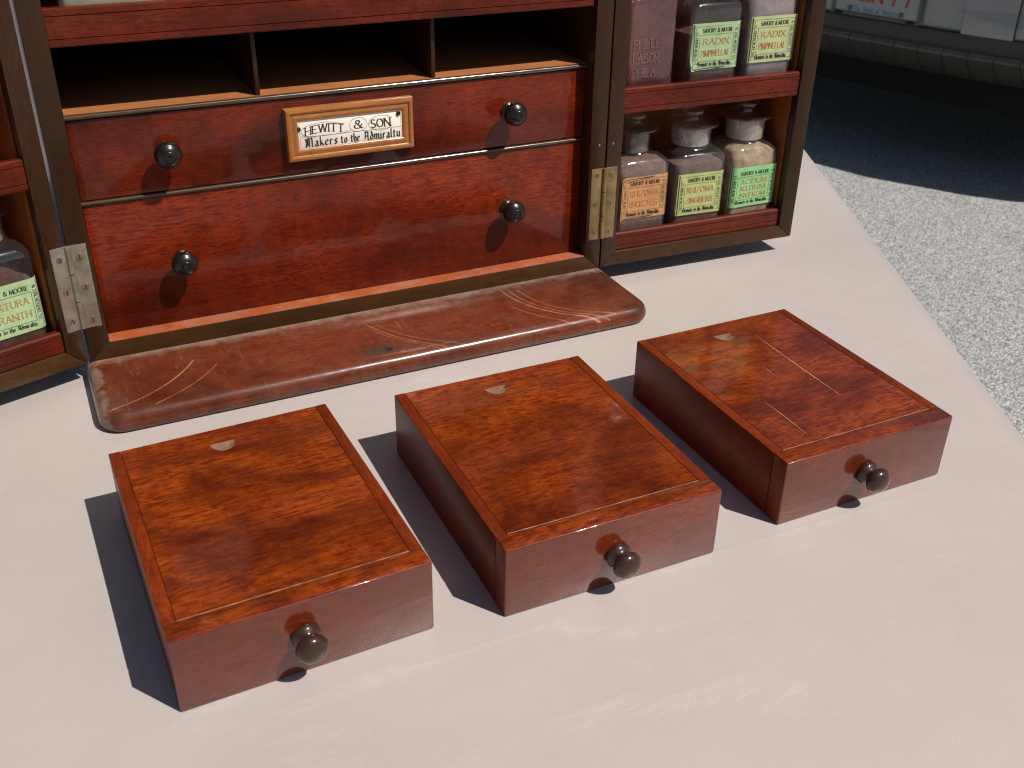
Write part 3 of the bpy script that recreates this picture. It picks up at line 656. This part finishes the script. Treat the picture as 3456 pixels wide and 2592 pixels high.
# ================================================================== BOTTLES
def ring(half, r, z, n=6):
    o = []
    for k, (sx, sy) in enumerate(((1, 1), (-1, 1), (-1, -1), (1, -1))):
        for i in range(n+1):
            a = R(90*k+90*i/n); o.append((sx*(half-r)+r*math.cos(a), sy*(half-r)+r*math.sin(a), z))
    return o
def loft(rows, name, mat, parent, smooth=60, jit=0):
    bm = bmesh.new(); rs = [[bm.verts.new((p[0], p[1], p[2]+(jit*noise.noise(Vector(p)*9) if jit and k >= len(rows)-2 else 0))) for p in ring(*q)] for k, q in enumerate(rows)]
    m = len(rs[0])
    for a, b in zip(rs, rs[1:]):
        for i in range(m): j = (i+1) % m; bm.faces.new((a[i], a[j], b[j], b[i]))
    bm.faces.new(rs[0][::-1]); bm.faces.new(rs[-1])
    return fin(name, bm, mat, parent, smooth)
def bottle(door_ang, hx, s, d, z, label, half=.192, hb=.585, neck=.142, lip=.185, gmat='glass', contents='c_brown', fill=.50, lab=None, turn=0, emboss=None, stop='frost', jit=.02, neckmat=None, nk=.150):
    """s: distance along the door from the hinge, d: depth of the front glass behind the door face"""
    a = door_ang; c = Vector((hx+math.cos(a)*s-math.sin(a)*(d+half), math.sin(a)*s+math.cos(a)*(d+half), z))
    b = empty('glass_bottle', c, a+turn); tag(b, label, 'bottle', 'glass bottles in the chest')
    cr = .042
    h1 = hb+nk
    loft([(half-.02, cr-.01, .003), (half-.004, cr, .010), (half, cr, .025), (half, cr, hb-.062), (half-.003, cr+.006, hb-.040), (half-.012, cr+.02, hb-.020), (half-.028, cr+.04, hb-.006), (max(half-.048, neck+.004), min(.11, half-.055), hb+.003), (neck+.006, neck+.005, hb+.010), (neck, neck-.001, hb+.022), (neck, neck-.001, h1)], 'glass_body', gmat, b, 70)
    fin('lip', lathe([(neck+.002, h1+.001), (lip-.012, h1+.006), (lip, h1+.014), (lip, h1+.022), (lip-.012, h1+.030), (neck-.02, h1+.032)], 'z', 32), 'glass', b, 50)
    fin('neck_sleeve', lathe([(neck-.014, hb+.016), (neck-.010, h1-.006), (neck-.03, h1-.002)], 'z', 28), neckmat or stop, b, 60)
    fin('stopper', lathe([(neck-.05, h1+.033), (.055, h1+.042), (.050, h1+.062), (.075, h1+.078), (.085, h1+.098), (.076, h1+.115), (.02, h1+.122)], 'z', 28), 'glass', b, 60)
    if contents:
        hi = half-.008
        rows = [(hi-.02, .035, .022), (hi, .045, .03)]+[(hi, .045, .03+(fill-.03)*t) for t in (.5, .8)]
        if fill > hb-.05: rows += [(hi-.002, .06, hb-.05), (hi-.03, .08, hb-.022), (hi-.10, hi-.11, hb-.012)]
        else: rows += [(hi-.004, .05, fill), (hi-.09, hi-.1, fill+.012)]
        loft(rows, 'contents', contents, b, 60, jit)
    if lab:
        mat, lines, z0, z1, u0, u1 = lab[:6]; curl = lab[6] if len(lab) > 6 else None
        y0 = -half-.0022
        def xf(u, v, h):
            y = y0-h; x = u
            ex = abs(u)-(half-cr)
            if ex > 0:                                     # the sheet follows the rounded corner of the glass
                t = ex/cr; sg = 1 if u > 0 else -1
                if t < 1.5708: x = sg*((half-cr)+(cr+.0022+h)*math.sin(t)); y = -(half-cr)-(cr+.0022+h)*math.cos(t)
                else: x = sg*(half+.0022+h); y = -(half-cr)+(ex-cr*1.5708)
            if curl and curl == 'bl': q = max(0, (.09-(u-u0)-(v-z0)*1.0))/.09; y -= .035*q*q
            if curl and curl == 'l': q = max(0, (.05-(u-u0)))/.05; y -= .030*q*q
            return (x, y, v)
        nu, nv = 26, 8
        V = []; F = []
        for j in range(nv+1):
            for i in range(nu+1): V.append(Vector(xf(u0+(u1-u0)*i/nu, z0+(z1-z0)*j/nv, 0))*S)
        for j in range(nv):
            for i in range(nu): p = j*(nu+1)+i; F.append((p, p+1, p+nu+2, p+nu+1))
        me = bpy.data.meshes.new('paper_label'); me.from_pydata(V, [], F); me.update()
        po = link('paper_label', me, mat, b, 60)
        W = u1-u0; H = z1-z0; ik = Ink()
        U = lambda t: u0+W*t
        Vv = lambda t: z0+H*t
        m = .030
        ik.rect(U(m), Vv(m*1.1), U(1-m), Vv(1-m*1.1), .0048); ik.rect(U(m+.035), Vv(m+.042), U(1-m-.035), Vv(1-m-.042), .0016)
        ik.text('SAVORY & MOORE', U(.20), U(.82), Vv(.80), H*.085, heavy=1.0, space=.2)
        ik.rect(U(.155), Vv(.185), U(.845), Vv(.755), .0016)
        ik.text('Chemists to the Admiralty', U(.14), U(.83), Vv(.085), H*.085, 'blk', heavy=.95, space=.13)
        # side legends, running up the left and down the right
        def side(txt, u, down):
            j = Ink(); j.text(txt, 0, H*.70, 0, W*.045, heavy=1.0, space=.25)
            for p in j.polys:
                q = [(U(u)+b_, Vv(.86)-a_) for a_, b_ in p] if down else [(U(u)-b_, Vv(.14)+a_) for a_, b_ in p]
                ik.polys.append(q if True else q[::-1])
        side('143, NEW BOND ST.', .122, False); side('& 220, REGENT ST.', .872, True)
        ik.build('label_print', 'ink', po, xf)
        ik = Ink(); k = len(lines)
        for i, t in enumerate(lines):
            hh = H*(.125 if k == 2 else .115); vv = (.54, .29)[i] if k == 2 else (.58, .41, .23)[i]
            wd = min(.58, .105*len(t)) if k == 2 else .56
            ik.text(t, U(.5-wd/2), U(.5+wd/2), Vv(vv), hh, heavy=.85, space=.25)
        ik.build('label_title', 'rust', po, xf)
    if emboss:
        ik = Ink()
        for t, u0, u1, v, h in emboss: ik.text(t, u0, u1, v, h, heavy=1.0, serif=True)
        bm = bmesh.new()
        for p in ik.polys:
            if len(p) < 3: continue
            a_ = [bm.verts.new((q[0], -half-.001, q[1])) for q in p]; ctr = (sum(q[0] for q in p)/len(p), sum(q[1] for q in p)/len(p))
            b_ = [bm.verts.new((ctr[0]+(q[0]-ctr[0])*.7, -half-.006, ctr[1]+(q[1]-ctr[1])*.7)) for q in p]
            for i in range(len(p)): j = (i+1) % len(p); bm.faces.new((a_[i], a_[j], b_[j], b_[i]))
            bm.faces.new(b_)
        fin('embossed_lettering', bm, 'emboss', b)
    return b
LB = .2175; LU = 1.1715
g0, g1 = -.176, .176
bottle(RA, CW, .352, .085, LB, 'clear bottle with orange paper label on bottom shelf of right door', neck=.115, lip=.165, contents='c_brown', fill=.555, lab=('p_orange', ('RHIZOMA', 'IRIDIS'), .180, .472, -.178, .184, 'l'), stop='glass', neckmat='c_brown')
bottle(RA, CW, .795, .085, LB, 'clear bottle with olive label between the orange and bright green labelled bottles', contents='c_brown', fill=.50, nk=.135, lab=('p_olive', ('RHIZOMA', 'ZINGIBERIS'), .150, .442, -.170, .182), turn=R(-2))
bottle(RA, CW, 1.228, .080, LB, 'bottle of pale tan shreds with bright green label on bottom shelf', contents='c_tan', fill=.575, lab=('p_bright', ('ACIDUM', 'ACETYLOSA', 'INVERUM'), .155, .440, -.205, .180), turn=R(1.5), neckmat='c_pale')
bottle(RA, CW, .330, .085, LU, 'unlabelled pinkish bottle with raised lettering on its glass', half=.172, gmat='glass_pink', contents=None, hb=.66, emboss=[('PHILLIP', -.13, .06, .345, .052), ('LABOR', -.13, .05, .255, .058), ('PHILA', -.13, .03, .172, .050)], stop='glass')
bottle(RA, CW, .790, .085, LU, 'brown powder bottle with green label curling at its lower left corner', contents='c_dark', fill=.40, lab=('p_green', ('RADIX', 'PIMPINELLAE'), .180, .468, -.176, .184, 'bl'), hb=.60)
bottle(RA, CW, 1.225, .080, LU, 'grey powder bottle with yellow-green label at outer end of upper door shelf', contents='c_grey', fill=.575, lab=('p_yellow', ('RADIX', 'PIMPINELLAE'), .195, .485, -.178, .172), hb=.62)
bottle(LA, 0, -.345, .085, LB, 'dark bottle with green label on bottom shelf of left-hand door', contents='c_dark', fill=.42, lab=('p_green', ('TINKTURA', 'AURANTH'), .150, .440, -.20, .205), hb=.62, turn=R(0))
bottle(0, 0, .45, .075, 1.876, 'pale cloudy bottle above the long fascia, at the left of the top shelf', half=.255, contents='c_pale', fill=.50, hb=.7, nk=.12)

# ================================================================== THREE BOXES
BH = .343
KN_B = [(.034, 0), (.052, .002), (.058, .010), (.058, .020), (.050, .032), (.038, .040), (.034, .047), (.038, .055), (.054, .064), (.062, .076), (.063, .087), (.058, .102), (.046, .114), (.026, .122), (.008, .124)]
def make_box(x, y, th, w, d, label, knob_dx=0, knob_dz=0, kwood='rosewood'):
    b = empty('lidded_box', (x, y, 0), th); tag(b, label, 'box', 'lidded mahogany boxes on the table')
    t = .052; ft = .098; z0 = .003
    bmf = box(0, w, 0, ft, z0, BH, .008, 3); bmf.normal_update()
    for f in bmf.faces:
        if f.normal.z > .8: f.material_index = 1  # top face takes the lid's tone, without the front's painted shading
        elif abs(f.normal.x) > .8: f.material_index = 2
    fp = fin('front_panel', bmf, ['box_front', 'box_wood', 'box_sidey'], b)
    fin('knob', lathe(KN_B, '-y', 32, (w/2+knob_dx, 0, .172+knob_dz)), 'rosewood', fp, 60)
    fin('side_panel', box(0, t, ft+.0015, d, z0, BH-.0006, .005), 'box_sidey', b)
    fin('side_panel', box(w-t, w, ft+.0015, d, z0, BH-.0006, .005), 'box_sidey', b)
    fin('bottom_panel', box(t, w-t, ft, d, z0, .04, 0), 'box_side', b)
    fin('back_panel', box(t+.001, w-t-.001, d-.05, d-.003, .041, BH-.052, 0), 'box_side', b)
    # sliding lid with a half-moon nail notch cut into it
    bm = bmesh.new(); x0, x1, y0, y1, za, zb = t+.0006, w-t-.0006, ft+.0024, d-.002, BH-.048, BH-.0015
    e = .002
    top = [(x0+e, y0+e), (x1-e, y0+e), (x1-e, y1-e), (x0+e, y1-e)]
    lo = [(x0, y0), (x1, y0), (x1, y1), (x0, y1)]
    tv = [bm.verts.new((*p, zb)) for p in top]; mv = [bm.verts.new((*p, zb-e)) for p in lo]; bv = [bm.verts.new((*p, za)) for p in lo]
    for i in range(4):
        j = (i+1) % 4; f = bm.faces.new((tv[i], tv[j], mv[j], mv[i])); f.material_index = 1 if i == 0 else 0
        bm.faces.new((mv[i], mv[j], bv[j], bv[i]))
    bm.faces.new(bv[::-1])
    nc = (w*.475, d-.125); nr = .056
    half_moon = [(nc[0]+nr*math.cos(R(180+a)), nc[1]+nr*1.25*math.sin(R(180+a))) for a in range(0, 181, 15)]
    hv = [bm.verts.new((*p, zb)) for p in half_moon]
    oe = [bm.edges.get((tv[i], tv[(i+1) % 4])) for i in range(4)]; he = [bm.edges.new((hv[i], hv[(i+1) % len(hv)])) for i in range(len(hv))]
    bmesh.ops.triangle_fill(bm, edges=oe+he, use_beauty=True)
    # throw away any fill inside the notch, then sink its floor
    for f in [f for f in bm.faces if all(v in hv for v in f.verts)]: bm.faces.remove(f)
    lid = fin('lid', bm, ['box_wood', 'worn'], b, 30)
    bm = bmesh.new(); dp = .026
    tv = [bm.verts.new((*p, zb)) for p in half_moon]
    bl = [bm.verts.new((half_moon[0][0]+.008, nc[1]-.002, zb-dp*.6)), bm.verts.new((nc[0]-.02, nc[1]-.003, zb-dp)), bm.verts.new((nc[0]+.02, nc[1]-.003, zb-dp)), bm.verts.new((half_moon[-1][0]-.008, nc[1]-.002, zb-dp*.6))]
    bm.faces.new((tv[0], bl[0], bl[1], bl[2], bl[3], tv[-1]))
    m = len(tv)
    seq = [0]*4+[1]*2+[1]+[2]*2+[3]*4
    for i in range(m-1):
        a, c = bl[seq[min(i, 12)]], bl[seq[min(i+1, 12)]]
        if a is c: bm.faces.new((tv[i], tv[i+1], a))
        else: bm.faces.new((tv[i], tv[i+1], c)); bm.faces.new((tv[i], c, a))
    fin('nail_notch', bm, 'notch', lid, 60)
    return b
make_box(.0002, -2.6494, .0273, .998, 1.307, 'nearest lidded mahogany box, leftmost of the three in front of the chest', -.018, .014)
make_box(1.2794, -2.6850, -.0078, 1.0167, 1.308, 'middle one of the three lidded mahogany boxes', .003, -.006)
b3 = make_box(2.6727, -2.6520, .0007, .9853, 1.280, 'lidded mahogany box nearest the right table edge, with two long scratches on its lid', -.01, -.005)
M['scratch'] = plain('scratch', (.42, .20, .08), .7, var=.4, scale=300)
for pts, w in (([(.628, 1.076), (.622, .684), (.621, .376)], .0035), ([(.238, .484), (.242, .341), (.239, .158)], .0022), ([(.454, .769), (.445, .664)], .0018)):
    bm = bmesh.new(); prev = None
    for i in range(13):
        t = i/12; j = min(int(t*(len(pts)-1)), len(pts)-2); q = t*(len(pts)-1)-j
        x = pts[j][0]+(pts[j+1][0]-pts[j][0])*q; y = pts[j][1]+(pts[j+1][1]-pts[j][1])*q
        ww = w*(.35+.65*math.sin(math.pi*t))*random.uniform(.6, 1.2)
        cur = (bm.verts.new((x-ww, y, BH-.0015+.0006)), bm.verts.new((x+ww, y, BH-.0015+.0006)))
        if prev: bm.faces.new((prev[0], prev[1], cur[1], cur[0]))
        prev = cur
    lid3 = [c for c in b3.children if c.name.startswith('lid')][0]
    fin('scratch', bm, 'scratch', lid3, None)
